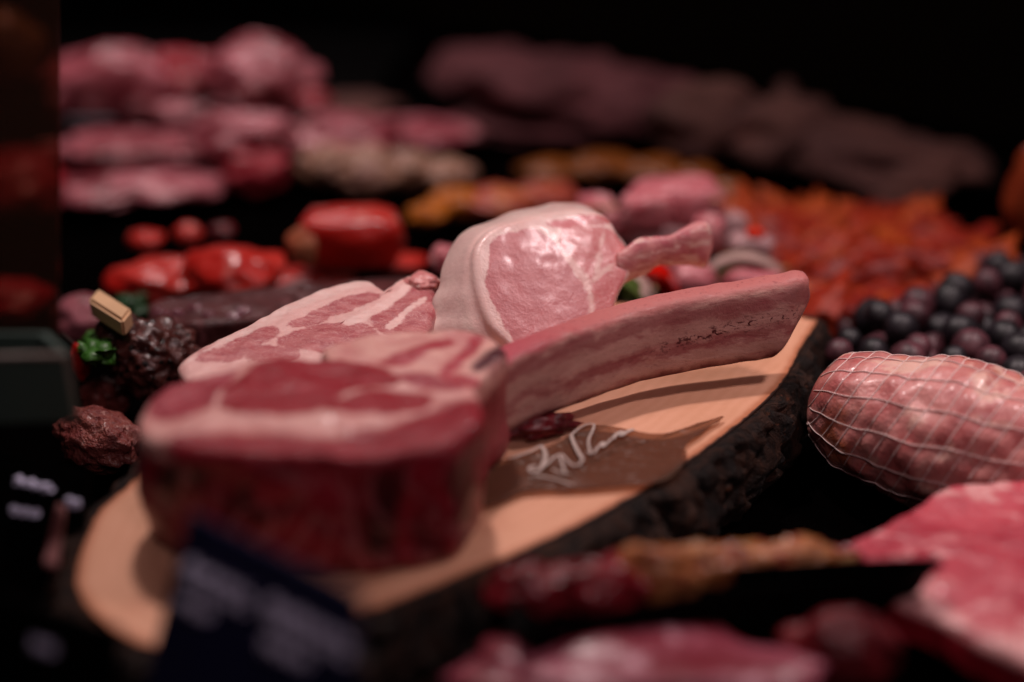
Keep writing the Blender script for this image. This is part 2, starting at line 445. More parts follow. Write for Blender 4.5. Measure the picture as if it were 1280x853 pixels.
uw = m.math('ADD', up, m.math('MULTIPLY', m.math('SUBTRACT', m.noise(55, 5, .65, stretch=((1, 1, 2.5), (0, .22, 0))), .5), .46))
def band(c0, wd, colr, amt):
    global col
    col = m.mix(m.rng(m.math('ABSOLUTE', m.math('SUBTRACT', uw, c0)), wd * .3, wd, amt, 0), col, lin(colr))
band(.80, .12, '#8f4448', .6); band(.58, .12, '#bf9488', .5); band(.40, .08, '#85343a', .5); band(.22, .14, '#c09a8c', .55)
pits = m.noise(240, 4, .7, dist=.8, stretch=((1, 1, 1.8), (0, .2, 0)))
zone = m.math('MULTIPLY', m.rng(m.math('ABSOLUTE', m.math('SUBTRACT', up, m.math('SUBTRACT', .62, m.math('MULTIPLY', m.math('SUBTRACT', 1, al), .45)))), .02, .16, 1, 0), 1)
zone = m.math('MULTIPLY', zone, m.rng(al, .5, .72, .12, 1))
col = m.mix(m.math('MULTIPLY', m.rng(pits, .53, .6), zone), col, lin('#4a1016'))
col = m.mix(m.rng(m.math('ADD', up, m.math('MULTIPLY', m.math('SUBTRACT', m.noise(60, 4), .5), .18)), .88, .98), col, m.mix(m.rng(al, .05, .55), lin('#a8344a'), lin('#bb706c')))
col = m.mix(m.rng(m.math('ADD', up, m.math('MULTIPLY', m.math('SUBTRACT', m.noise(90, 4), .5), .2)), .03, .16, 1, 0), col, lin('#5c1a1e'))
m.bump(m.math('ADD', m.noise(420, 5, .7), m.math('MULTIPLY', n1, 3)), .7, .0004)
col = m.mix(m.rng(m.noise(380, 4, .7, stretch=((1, 1, 3), (0, .22, 0))), .55, .7, 0, .45), col, lin('#6e2a30'))
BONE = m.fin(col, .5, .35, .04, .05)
st = [(585,500,600,600),(612,468,622,562),(640,449,642,546),(700,424,700,520),(760,402,758,498),(820,384,815,480),(880,371,872,468),(940,361,928,459),(985,354,958,454),(1012,350,970,452),(1024,366,977,445)]
TOP = []; BOT = []
for tx, ty, bx, by in st:
    pb = P(bx, by, .058 + .006 * max(0, (bx - 620) / 350)); pt = PY(tx, ty, pb.y + (.008 if tx > 700 else .004)); BOT.append(pb); TOP.append(pt)
NB = 150; TOPc = catmull(TOP, NB, False); BOTc = catmull(BOT, NB, False)
vs, fs, al, upv = [], [], [], []
prof = []
K = 44
for i in range(NB):
    b_, t_ = BOTc[i], TOPc[i]
    dirr = (BOTc[min(i+1, NB-1)] - BOTc[max(i-1, 0)]); dirr.z = 0; dirr.normalize(); bk = Vector((-dirr.y, dirr.x, 0))
    endk = 1.0
    if i > NB - 8: endk = max(.05, math.sqrt(max(0, 1 - ((i - NB + 8) / 7.5) ** 2)) ** .6)
    up_ = t_ - b_; hh = up_.length / 2; mid = (t_ + b_) / 2; th = .0095
    for k in range(K):
        an = 2 * math.pi * k / K; ca, sa = math.cos(an), math.sin(an)
        e = .5
        x = math.copysign(abs(ca) ** e, ca) * th; y = math.copysign(abs(sa) ** e, sa)
        p = mid + bk * (th + x * (.6 + .4 * endk)) + up_.normalized() * (y * hh * (.85 + .15 * endk))
        q = p * 45; p = p + bk * .0010 * noise.noise(q) + Vector((0, 0, .0007 * noise.noise(q * 2.2)))
        vs.append(p); al.append(i / NB); upv.append(y * .5 + .5)
for i in range(NB - 1):
    for k in range(K): fs.append((i*K+k, i*K+(k+1) % K, (i+1)*K+(k+1) % K, (i+1)*K+k))
fs.append(tuple(range(K))); fs.append(tuple((NB-1)*K + k for k in range(K)))
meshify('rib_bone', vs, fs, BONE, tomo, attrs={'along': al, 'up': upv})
lump('meat_shred', P(672, 533, .057), (.022, .008, .006), flesh('dark_shred', '#4a0c14', '#6d1a22', sc=80), tomo, 5, .5, rot=(0, .1, .45))

# ================================================================== STANDING PORK CHOP
pork = empty('standing_pork_chop', (.03, .74, BZ)); tag(pork, 'pale pork chop with thick white fat rind, propped up in the middle', 'pork chop')
Np = Vector((.34, -.62, .70)).normalized(); p0 = PY(660, 350, .745)
M_PK = cut_mat('pork_cut', '#f0cfc8', '#e8bfb8',
    [('pink', '#cc7676', '#c46a6c', .0014, .5), ('eye', '#cd8284', '#c27679', .0010, .0), ('seam', '#c85f64', '#d07478', .0014, 0), ('vein', '#dfaca6', '#e8bdb6', .0014, 0)],
    side='#dfc3ba', side2='#d3aea8', side_from=.25, rough=.28, bump=.00042, coat=.5, sss=.18, low=.12, fine=420)
slab('meat_slab', [(640,440),(612,408),(597,372),(591,335),(596,303),(622,281),(685,266),(742,262),(764,273),(778,297),(792,318),(789,340),(777,362),(768,390),(764,420),(745,455),(690,480),(640,470)],
     p0, Np, .036, M_PK, parent=pork, rnd=.0045, back_shift=(-.008, .030, 0),
     back=[(560,440),(526,418),(534,385),(547,345),(563,306),(592,279),(650,257),(700,248),(730,253),(762,275),(780,300),(780,330),(770,360),(760,385),(755,415),(740,450),(680,475),(600,470)], disp=(.0006, 42, 3), dome=.002,
     layers=[('pink', [[(700,285),(730,282),(770,290),(788,318),(785,340),(770,372),(760,410),(750,440),(735,440),(720,400),(722,350),(704,318)], [(690,276),(740,269),(764,272),(760,280),(720,286),(690,284)]]),
             ('eye', [[(609,330),(616,304),(634,291),(660,287),(684,296),(702,320),(722,350),(738,380),(740,420),(716,452),(668,462),(640,425),(618,385),(608,360)]]),
             ('seam', [[(682,280),(740,270),(748,274),(700,286)]]),
             ('vein', [[(700,318),(712,322),(732,345),(742,370),(742,410),(735,412),(733,375),(722,350)], [(742,345),(748,300),(756,292),(753,320),(748,345)], [(742,345),(770,325),(774,328),(746,352)]], -.0005)])
# the chop's short rib
M_RB = flesh('pork_rib', '#b8606a', '#cc8886', '#dcb0a8', 60, .5, .12, .0008, 250, sss=.15, stretch=((1, 1, 3), (0, 0, 0)))
vs, fs = [], []
a0, a1 = PY(766, 336, .775), PY(886, 306, .80); K = 28; NB = 50
for i in range(NB):
    t = i / (NB - 1); c = a0.lerp(a1, t) + Vector((0, 0, .004 * math.sin(t * 3.1)))
    hh = .0095 + .0035 * t + .002 * math.sin(t * 9); 
    if t > .92: hh *= math.sqrt(max(.05, 1 - ((t - .92) / .085) ** 2))
    for k in range(K):
        an = 2 * math.pi * k / K; p = c + Vector((.002, .55 * hh * math.cos(an), hh * math.sin(an)))
        p += Vector((0, 1, 1)) * .0016 * noise.noise(p * 90); vs.append(p)
for i in range(NB - 1):
    for k in range(K): fs.append((i*K+k, i*K+(k+1) % K, (i+1)*K+(k+1) % K, (i+1)*K+k))
fs.append(tuple(range(K))); fs.append(tuple((NB-1)*K + k for k in range(K)))
meshify('rib_bone', vs, fs, M_RB, pork)

# ================================================================== LYING PORK CHOP
chop = empty('lying_pork_chop', (-.1, .74, BZ)); tag(chop, 'flat pork chop with veined pink meat and white fat edge lying behind the thick steak', 'pork chop')
M_LP = cut_mat('pork_cut_veined', '#e6b9b2', '#dca8a2',
    [('eye', '#a54c52', '#c07676', .0010, .6), ('rind', '#e9c6bf', '#e2b8b1', .0015, 0), ('seam', '#eec9c2', '#e6bbb4', .0012, 0)],
    side='#caa8a0', side2='#d9b9b0', side_from=.22, rough=.34, bump=.0005)
Nl = Vector((0.02, -.14, 1)).normalized()
slab('meat_slab', [(222,462),(232,446),(300,408),(375,370),(436,350),(464,348),(474,356),(490,360),(512,344),(540,344),(546,372),(538,412),(515,455),(430,480),(330,486),(250,482)],
     P(222, 458, .082), Nl, .026, M_LP, parent=chop, rnd=.005, disp=(.0014, 55, 6),
     layers=[('eye', [[(248,450),(258,438),(300,422),(340,410),(346,414),(335,424),(312,440),(290,448),(262,452)],
                      [(310,446),(318,436),(345,434),(372,436),(365,448),(330,452)],
                      [(350,428),(365,416),(400,406),(440,405),(462,412),(470,424),(440,434),(395,438),(365,434)],
                      [(362,406),(400,388),(440,372),(470,368),(462,378),(430,388),(395,402)],
                      [(466,400),(480,386),(505,372),(530,352),(550,352),(546,380),(536,412),(505,420),(480,416)]], .0016),
             ('rind', [[(226,458),(300,412),(375,373),(436,353),(464,350),(470,356),(430,366),(372,388),(300,422),(246,448)]]),
             ('seam', [[(430,402),(470,382),(505,356),(512,360),(480,388),(440,408)], [(485,405),(510,385),(530,372),(532,378),(512,392),(490,412)]])])
blob('meat_flap', 528, 352, 44, 22, flesh('pink_flap', '#c77474', '#d99590', '#e8bdb5', 90), z0=.088, parent=chop, amp=.3)

# ================================================================== FILM LABEL WITH SCRIPT, LYING ON THE BOARD
film = empty('printed_clear_label', (.04, .62, BZ)); tag(film, 'see-through brownish label with white handwritten script lying on the board', 'label')
m = NT('clear_brown_film'); t = m.t
gl = t.nodes.new('ShaderNodeBsdfTransparent'); gl.inputs[0].default_value = (.64, .50, .41, 1)
m.fin(lin('#8a6a5a'), .25, .6)
m.bump(m.noise(60, 3, stretch=((1, 3, 1), (0, 0, .6))), .8, .004)
mx = t.nodes.new('ShaderNodeMixShader'); mx.inputs[0].default_value = .22
t.links.new(gl.outputs[0], mx.inputs[1]); t.links.new(m.b.outputs[0], mx.inputs[2]); t.links.new(mx.outputs[0], m.out.inputs[0])
FILM = m.m
ZF = BZ + .0035
slab('film', [(600,585),(640,572),(685,558),(712,543),(738,531),(770,534),(815,541),(850,537),(905,519),(880,538),(858,556),(858,572),(835,598),(780,608),(700,612),(650,616),(604,632)],
     P(700, 580, ZF), (0, 0, 1), .0008, FILM, parent=film, rnd=.0003, n=160, rings=24, side_rings=2, disp=(.0009, 70, 2))
INK = simple('white_ink', '#b5a49c', .5, .3)
strokes = [[(635,577),(648,573),(662,568),(677,560)], [(676,560),(681,568),(681,579),(674,591),(664,593),(662,588),(670,586)], [(668,597),(682,600),(697,603),(710,608),(718,610)],
           [(672,590),(683,584),(692,576),(701,571),(708,578),(716,585),(724,584),(729,577)], [(714,548),(717,557),(722,567),(728,577)],
           [(712,549),(722,540),(733,534),(742,533),(741,541),(736,552),(736,563),(740,571),(733,568)], [(742,570),(748,562),(755,555),(752,563),(760,556),(768,549)],
           [(766,552),(772,545),(779,543),(775,549),(784,543),(792,540)], [(690,590),(700,594),(712,596)], [(700,573),(703,584),(706,594)]]
tubes('lettering', [([q + Vector((0, 0, .0016)) for q in catmull([P(x, y, ZF) for x, y in s], 20, False)], .0007 + .0004 * (i % 3 == 1)) for i, s in enumerate(strokes)], INK, film, flat=.15)

# ================================================================== NETTED ROAST
roast = empty('netted_rolled_roast', (.26, .68, 0)); tag(roast, 'rolled pink roast tied in white elastic netting beside the board', 'roast')
A = P(1020, 497, .040); B = P(1420, 612, .038); ax = (B - A); Lr = ax.length; ax.normalize(); sd = ax.cross(Vector((0, 0, 1))).normalized(); upv_ = sd.cross(ax).normalized()
def rpt(t, an, off=0.0):
    r = .043 * (math.sin(math.pi * min(max(t, .0001), .9999)) ** .30) * (1 - .10 * (t - .35)) * (1 + .05 * math.sin(an * 2 + 1))
    c = A + ax * (t * Lr); p0_ = c + (sd * math.cos(an) + upv_ * math.sin(an)) * r
    ph = (t - .10 * math.sin(an)) / .058; r += .0007 * (abs(math.sin(math.pi * ph)) - .6) + .0003 * abs(math.sin((an - .2 - .25 * t) * 7.5))
    nz = noise.noise(p0_ * 30) * .0045 + noise.noise(p0_ * 90) * .0018
    return c + (sd * math.cos(an) + upv_ * math.sin(an)) * (r + nz * min(1, r / .02) + off)
m = NT('roast_flesh')
n1 = m.noise(17, 5, .6, dist=.9, stretch=((1, 1.8, 1), (0, 0, -.5)))
col = m.mix(m.rng(m.noise(50, 4), .35, .65), lin('#b4605e'), lin('#cf8c86'))
col = m.mix(m.rng(n1, .52, .60), col, lin('#dcb0a2'))
col = m.mix(m.rng(m.noise(16, 5, .6, stretch=((1.6, 1, 1), (0, 0, .4))), .58, .70, 0, .7), col, lin('#c4662f'))
m.bump(m.math('ADD', m.noise(500, 4), m.math('MULTIPLY', m.noise(110, 4), 2)), .8, .0008)
ROAST = m.fin(col, .36, .5, .2, .12)
vs, fs = [], []; NA, NK = 280, 150
for i in range(NA):
    t = i / (NA - 1)
    for k in range(NK): vs.append(rpt(t, 2 * math.pi * k / NK))
for i in range(NA - 1):
    for k in range(NK): fs.append((i*NK+k, i*NK+(k+1) % NK, (i+1)*NK+(k+1) % NK, (i+1)*NK+k))
meshify('rolled_meat', vs, fs, ROAST, roast)
NET = simple('white_elastic_net', '#e6cfca', .6, .4)
paths = []
for j in range(0, 18):                                  # hoops, leaning and sagging a little
    t0 = j * .058
    run = []
    for k in range(136):
        an = 2 * math.pi * k / 90 + 3.14; tt = t0 + .10 * math.sin(an) + .0018 * math.sin(3 * an + j)
        if .012 < tt < .985 and k <= 90: run.append(rpt(tt, an, .0003))
        else:
            if len(run) > 3: paths.append(run)
            run = []
for j in range(15):
    a_ = 2 * math.pi * j / 15 + .2
    paths.append([rpt(.03 + .94 * k / 120, a_ + .018 * math.sin(k * .23 + j) + .25 * k / 120, .0005) for k in range(121)])
tubes('net', paths, NET, roast, r=.00030, sides=5)

# ================================================================== BEEF SLAB AT LOWER RIGHT
tr = empty('black_tray', (.25, .55, 0)); tag(tr, 'black tray carrying the large flat beef cut beside the netted roast', 'tray')
def tray_prism(parent, corners, z0, z1, mat=BLACK, wall=.004, name='tray_floor', floor=None, slope=1.0):
    cs = [Vector((q.x, q.y, 0)) for q in corners]; k = len(cs); c = sum(cs, Vector()) / k
    vs, fs = [], []
    loops = [(cs, z0), (cs, z1), ([c + (q - c) * (1 - wall / (q - c).length) for q in cs], z1), ([c + (q - c) * (1 - 2.5 * wall / (q - c).length) for q in cs], floor or z0 + .004)]
    if slope != 1.0: loops[0] = ([c + (q - c) * slope for q in cs], z0)
    for pts, z in loops:
        for q in pts: vs.append(Vector((q.x, q.y, z)))
    for l in range(3):
        for i in range(k): fs.append((l*k+i, l*k+(i+1) % k, (l+1)*k+(i+1) % k, (l+1)*k+i))
    fs.append(tuple(range(k))); fs.append(tuple(3*k + i for i in range(k)))
    return meshify(name, vs, fs, mat, parent, smooth=False)
beef = empty('flat_beef_cut', (.25, .55, .02)); tag(beef, 'large flat bright pink beef cut with white fat at lower right', 'beef')
M_BF = NT('bright_beef')
n1 = M_BF.noise(26, 5, .6, dist=.9)
col = M_BF.mix(M_BF.rng(n1, .35, .65), lin('#a02438'), lin('#bd4c58'))
col = M_BF.mix(M_BF.rng(M_BF.noise(32, 5, .6, dist=1.1, stretch=((1, 2.2, 1), (0, 0, -.6))), .58, .66, 0, .8), col, lin('#dd9a9b'))
col = M_BF.mix(M_BF.rng(M_BF.math('ADD', M_BF.attr('fatz'), M_BF.math('MULTIPLY', M_BF.math('SUBTRACT', M_BF.noise(38, 6, .65), .5), .085)), -.004, .006, .8, 0), col, lin('#dca5a2'))
col = M_BF.mix(M_BF.rng(M_BF.attr('dep'), .15, .3), col, lin('#a01a2c'))
M_BF.bump(M_BF.math('ADD', M_BF.noise(500, 4), M_BF.math('MULTIPLY', M_BF.noise(110, 4), 2)), .8, .0008)
M_BF = M_BF.fin(col, .4, .5, .15, .12)
slab('meat_slab', [(1036,684),(1062,670),(1110,652),(1150,628),(1190,606),(1250,598),(1320,594),(1380,610),(1420,700),(1400,830),(1340,850),(1270,822),(1180,775),(1108,742),(1100,712),(1060,700)],
     P(1200, 690, .05), (0, 0, 1), .020, M_BF, parent=beef, rnd=.005, disp=(.0022, 40, 2),
     layers=[('fatz', [[(1108,742),(1140,732),(1200,762),(1260,775),(1300,800),(1300,840),(1200,795)], [(1180,606),(1250,598),(1300,600),(1240,612)]])])
tc_ = [P(x, y, .030) for x, y in [(1070,690),(1200,612),(1420,590),(1470,760),(1420,910),(1290,865),(1090,762)]]
tray_prism(tr, tc_, 0, .030)

# ================================================================== FOREGROUND TRAYS AND MEAT
RIND = flesh('marinated_red', '#5e0d14', '#7d1f28', '#a5717c', 60, .62, .1, .002, 120, .22, coat=.6)
YELL = flesh('marinated_gold', '#96602f', '#a86a45', '#7a2a22', 70, .5, .1, .002, 120, .3, coat=.4)
t2 = empty('long_black_tray', (.1, .52, 0)); tag(t2, 'long low black tray pointing right in front of the board', 'tray')
tc_ = [P(x, y, .066) for x, y in [(640,792),(720,772),(850,748),(1000,728),(1150,716),(1180,706),(1174,697),(1060,700),(850,712),(640,740)]]
tray_prism(t2, tc_, .034, .066, floor=.052, slope=.6)
f_ = P(880, 745, .034); boxm('tray_foot', f_.x, f_.y, 0, .12, .012, .036, BLACK, t2)
sk = empty('marinated_skewer', (.05, .52, .02)); tag(sk, 'blurred marinated skewer of red and golden pieces lying in the long black tray', 'skewer')
for (x, y, w_, h_, mt) in [(665,742,110,62,RIND), (745,737,120,66,RIND), (815,727,95,52,YELL), (875,717,90,44,YELL), (935,712,90,38,YELL), (1000,705,85,34,YELL), (1052,699,46,26,RIND)]:
    blob('meat_chunk', x, y - (8 if mt is YELL else 2), w_ * (1.25 if mt is YELL else 1.1), h_ * (1.45 if mt is YELL else 1.1), mt, z0=.052, parent=sk, k=.5, amp=.3, sc=2)
tubes('wooden_stick', [[P(625, 742, .060), P(1070, 697, .060)]], simple('stick_wood', '#9a7148'), sk, r=.0018)
t3 = empty('front_tray', (.05, .45, 0)); tag(t3, 'dark tray at the lower edge holding two blurred pink cuts', 'tray')
tray_prism(t3, [Vector(q) for q in [(-.02,.36,0),(.16,.36,0),(.165,.462,0),(-.015,.450,0)]], 0, .028)
FP = flesh('fore_pink', '#6e1c28', '#985060', '#b98490', 30, .54, .14, .0012, 90, .35)
FR = flesh('fore_dark_red', '#4a0d14', '#6b1a20', '#94424a', 30, .58, .14)
blob('shank_cut', 795, 836, 420, 120, FP, z0=.036, k=.42, amp=.34, sc=1.5, label='long blurred pink pork cut along the lower edge of the picture', cat='pork', rot=(0, 0, -.05))
blob('dark_beef_cut', 1050, 815, 150, 110, FR, z0=.028, k=.6, amp=.25, label='blurred dark red meat piece at right end of the front tray', cat='beef')

# ================================================================== PRICE CARDS
CARD = simple('navy_card', (.012, .012, .045, 1), .4, .4); CTXT = simple('chalk_white', '#bcb8d0', .7, .2)
def card(label, tl, tr_, bl, br, zt, zb, lines, extra=None, matc=None):
    q = [P(*bl, zb), P(*br, zb), P(*tr_, zt), P(*tl, zt)]
    c = sum(q, Vector()) / 4; e = empty('price_card', (c.x, c.y, 0)); tag(e, label, 'price card', 'dark price cards in front of the meat')
    solid('card', q, -.002, matc or CARD, e, .0005)
    nn = (q[1] - q[0]).cross(q[3] - q[0]).normalized()
    if nn.y > 0: nn = -nn
    def pt(u, v): return q[3].lerp(q[2], u).lerp(q[0].lerp(q[1], u), v) + nn * .0022
    ps = []
    for (u0, u1, v, amp, r) in lines:
        k = 46; ps.append(([pt(u0 + (u1 - u0) * i / (k-1) + .012 * math.sin(i * 1.3), v + amp * math.sin(i * .85 + v * 9) * (.6 + .4 * math.sin(i * .37))) for i in range(k)], r))
    tubes('lettering', ps, CTXT, e, flat=.3)
    # the little foot the card stands in
    f = q[0].lerp(q[1], .5); boxm('card_foot', f.x, f.y, 0, .03, .02, max(f.z, .006), BLACK, e, bevel=.001)
    return e
card('navy price card with two lines of white script in front of the thick steak', (236,640), (335,690), (168,905), (290,965), .125, .03,
     [(.16,.92,.20,.028,.0026), (.2,.92,.25,.022,.0026), (.18,.55,.36,.028,.0028)])
card('navy price card with white script, under the right half of the thick steak', (331,686), (452,748), (286,960), (436,1020), .125, .03,
     [(.12,.95,.20,.03,.0030), (.16,.95,.25,.025,.0028), (.15,.6,.36,.03,.0030)])
card('black price card with small white script at the left edge beside the board', (-20,560), (112,590), (-40,760), (92,780), .075, .01,
     [(.35,.7,.16,.03,.0018), (.34,.6,.34,.03,.0018), (.85,.96,.22,.03,.0018)], matc=BLACK)
card('black price card with faint script at the lower left corner', (-10,740), (150,790), (-30,940), (130,990), .09, .01,
     [(.38,.55,.20,.04,.0020)], matc=BLACK)
tg = solid('wooden_peg', [P(56,712,.06), P(72,716,.06), P(84,640,.06), P(72,636,.06)], .004, simple('peg_wood', '#6b3a3a'), None, .0008)
tag(tg, 'thin reddish wooden peg standing between the dark cards at left', 'peg')

# ================================================================== PEPPERED MEAT AT LEFT
PEP = flesh('peppered_meat', '#341614', '#5a2f2a', '#8a6a66', 130, .60, .06, .0045, 130, .28, coat=.5, specks=('#120706', 150, .22))
PNK = flesh('dusty_pink', '#8c4a50', '#a3606a', '#5c2a2c', 70, .55, .1, .001, 160)
g = 'peppered meat pieces at the left'
blob('peppered_meat_ball', 192, 446, 108, 96, PEP, z0=.02, k=.95, amp=.22, sc=3, sub=5, label='large peppercorn coated meat ball touching the white chop edge', group=g)
blob('peppered_meat_ball', 152, 425, 60, 72, PEP, z0=.03, k=.95, amp=.22, sc=3, sub=5, label='smaller peppered meat piece beside the pale baton', group=g)
blob('peppered_meat_ball', 131, 497, 58, 48, flesh('red_pepper_meat', '#5c2420', '#7d3a34', '#3a1512', 130, .52, .1, .003, 160), z0=.0, amp=.25, sc=3, label='small reddish meat piece below the large peppered ball', group=g)
blob('crusted_pink_cut', 122, 550, 124, 78, flesh('crusted_pink', '#6e302e', '#84463e', '#a87870', 140, .60, .08, .005, 260), z0=.0, k=.6, amp=.2, sc=2.2, sub=5, rot=(0, 0, -.55), label='coarse pink seasoned meat next to the left side of the thick steak')
blob('pink_cut', 105, 398, 80, 60, PNK, z0=.0, label='blurred pink meat behind the green herb and pale baton')
bt = PP(140, 400, P(140, 400, .06), Vector((0, 0, 1)))
s_ = solid('pale_baton', [P(113,396,.065), P(126,381,.066), P(168,408,.064), P(156,424,.063)], -.012, simple('pale_cheese', '#cfa882', .7, .2), None, .0018)
tag(s_, 'pale cream baton leaning on the peppered meat', 'food baton')
lv, lf = [], []
random.seed(5)
def leafset(cx, cy, rpx, cnt, z, L):
    vs, fs = [], []
    for i in range(cnt):
        c = P(cx + random.uniform(-rpx, rpx), cy + random.uniform(-rpx, rpx), z + random.uniform(-.008, .010))
        M = Euler((random.uniform(-.9, .9), random.uniform(-.9, .9), random.uniform(0, 6.28))).to_matrix(); b0 = len(vs)
        for u in range(7):
            t = u / 6; wd = L * .38 * math.sin(math.pi * (t * .92 + .04)) * (1 + .2 * (u % 2))
            for v_ in (-1, 0, 1): vs.append(c + M @ Vector((wd * v_, L * (t - .5), -.25 * L * (t - .5) ** 2 * 4 - .12 * wd * abs(v_))))
        for u in range(6):
            for v_ in range(2): fs.append((b0+u*3+v_, b0+u*3+v_+1, b0+u*3+v_+4, b0+u*3+v_+3))
    return vs, fs
GRN = simple('herb_green', '#2f5a1c', .45, .4, .5)
vs, fs = leafset(122, 432, 14, 46, .05, .014); h = meshify('herb_sprig', vs, fs, GRN); tag(h, 'small bright green herb sprig below the pale baton', 'herb')
md = h.modifiers.new('th', 'SOLIDIFY'); md.thickness = .0004
vs, fs = leafset(165, 384, 14, 30, .03, .014); h = meshify('herb_sprig', vs, fs, simple('dark_herb', '#173a1a', .5, .4, .4)); tag(h, 'dark green herb leaves under the red peppers', 'herb')
md = h.modifiers.new('th', 'SOLIDIFY'); md.thickness = .0004
tubs = tubes('herb_stalk', [catmull([P(78, 418, .05), P(100, 436, .05), P(128, 446, .05)], 12, False)], simple('stalk', '#20110c'), None, r=.0014); tag(tubs, 'thin dark stalk beside the green herb sprig', 'stalk')
REDP = simple('red_pepper_skin', '#a81813', .35, .5, .2, 40, coat=.2)
blob('red_pepper_piece', 100, 452, 26, 44, REDP, z0=.03, label='small red pepper piece left of the peppered ball', cat='pepper')
blob('red_pepper_piece', 240, 420, 54, 46, flesh('red_onion_bit', '#7a1c1c', '#9a3a30', '#b8604a', 90), z0=.02, label='dull red piece between large peppered ball and white chop', cat='pepper')
blob('yellow_pepper_piece', 276, 413, 28, 30, simple('yellow_pepper', '#c87f2c', .3, .5, .2, coat=.4), z0=.03, label='small yellow pepper piece resting by the white chop edge', cat='pepper')
# grey-green tub and the smoked glass at the far left
tb = empty('grey_green_tub', (-.28, .72, 0)); tag(tb, 'grey green plastic tub with pale rim at the left edge', 'tub')
TUB = simple('tub_plastic', '#36443e', .45, .4, .25, 25)
tc_ = [P(x, y, .14) for x, y in [(-120,452),(80,446),(87,441),(60,415),(-120,415)]]
low = [P(-120, 535, .03), P(52, 518, .03)]
vs = [tc_[0], tc_[1], tc_[2], tc_[3], tc_[4]]
tray_prism(tb, tc_, .108, .14, TUB, name='tub_wall')
tubes('rim', [[P(-120, 449, .1412), P(80, 444, .1412)]], simple('rim_white', '#6f635c'), tb, r=.0013)
m = NT('smoked_glass'); t = m.t
gl = t.nodes.new('ShaderNodeBsdfTransparent'); gl.inputs[0].default_value = (.75, .5, .42, 1)
m.fin((.10, .055, .035, 1), .15, .5)
mx = t.nodes.new('ShaderNodeMixShader'); mx.inputs[0].default_value = .35
t.links.new(gl.outputs[0], mx.inputs[1]); t.links.new(m.b.outputs[0], mx.inputs[2]); t.links.new(mx.outputs[0], m.out.inputs[0])
g = solid('glass_partition', [PY(-140, 448, .86), PY(72, 440, .86), PY(72, -60, .86), PY(-140, -60, .86)], -.006, m.m, None, .001)
tag(g, 'upright sheet of smoky brown glass at the left edge', 'glass panel')

# ================================================================== RED PEPPERS AND DARK LOAF
sp1 = empty('stuffed_red_pepper', tuple(P(435, 315, 0))); tag(sp1, 'large shiny stuffed red pepper with pale filling, behind the lying chop', 'pepper')
RED2 = flesh('pepper_flesh', '#a81812', '#b8322a', '#c26a62', 22, .56, .16, .0012, 60, .32, coat=.35)
blob('pepper_skin', 440, 297, 150, 84, RED2, z0=.02, k=.6, parent=sp1, amp=.08, box=.5, seed=3)
blob('filling', 382, 308, 48, 50, flesh('filling_tan', '#a8563c', '#b87a58'), z0=.028, k=.6, parent=sp1, amp=.15)
blob('red_pepper_half', 205, 348, 130, 56, RED2, z0=.01, k=.7, label='red pepper half at the left end of the pepper row', cat='pepper', group='red pepper halves', amp=.3)
blob('red_pepper_half', 290, 338, 130, 60, RED2, z0=.02, k=.7, label='taller red pepper half in the middle of the pepper row', cat='pepper', group='red pepper halves', amp=.3)
blob('red_pepper_half', 385, 346, 120, 26, RED2, z0=.01, k=.9, label='flat red pepper strip under the stuffed pepper', cat='pepper', group='red pepper halves')
blob('red_pepper_half', 490, 326, 84, 22, RED2, z0=.01, k=.9, label='thin red pepper strip at the right of the stuffed pepper', cat='pepper', group='red pepper halves')
for x, y, w_, h_, l in [(182,299,46,24,'small red piece, leftmost in the dark tray behind the peppers'), (235,292,36,26,'small round red piece, middle of three in the dark tray'), (277,288,34,18,'small dim red piece, rightmost of three in the dark tray')]:
    blob('red_meat_bit', x, y, w_, h_, RED2 if x < 270 else FR, z0=.02, label=l, cat='meat piece', group='three small red pieces')
LOAF = flesh('dark_loaf', '#3f1c1c', '#552a2a', '#6d3e40', 60, .58, .1, .001, 120)
lf_ = slab('dark_meat_loaf', [(184,384),(200,372),(300,362),(420,351),(500,345),(560,352),(520,372),(400,390),(300,400),(200,404)], P(300, 385, .05), (0, 0, 1), .045, LOAF, rnd=.006, disp=(.002, 40, 3))
tag(lf_, 'dark brown meat loaf lying between red peppers and lying chop', 'meat loaf')
GL = flesh('glazed_bits', '#5a2a30', '#7a4a55', '#b59aa5', 120, .55, .1, .002, 150, .2, coat=.7)
for (x, y), gl_ in zip([(200,396), (222,398), (245,392), (262,400), (292,402), (305,396)], ['leftmost, touching the peppered ball', 'second from the left', 'third from the left, nearest the red peppers', 'just left of the yellow pepper piece', 'just right of the yellow pepper piece', 'rightmost, by the white chop edge']):
    o = blob('glazed_meat_bit', x, y, 22, 24, GL, z0=.04, label='glazed purple brown bit before the dark loaf, ' + gl_, cat='meat piece', group='small glazed bits in front of the dark loaf')

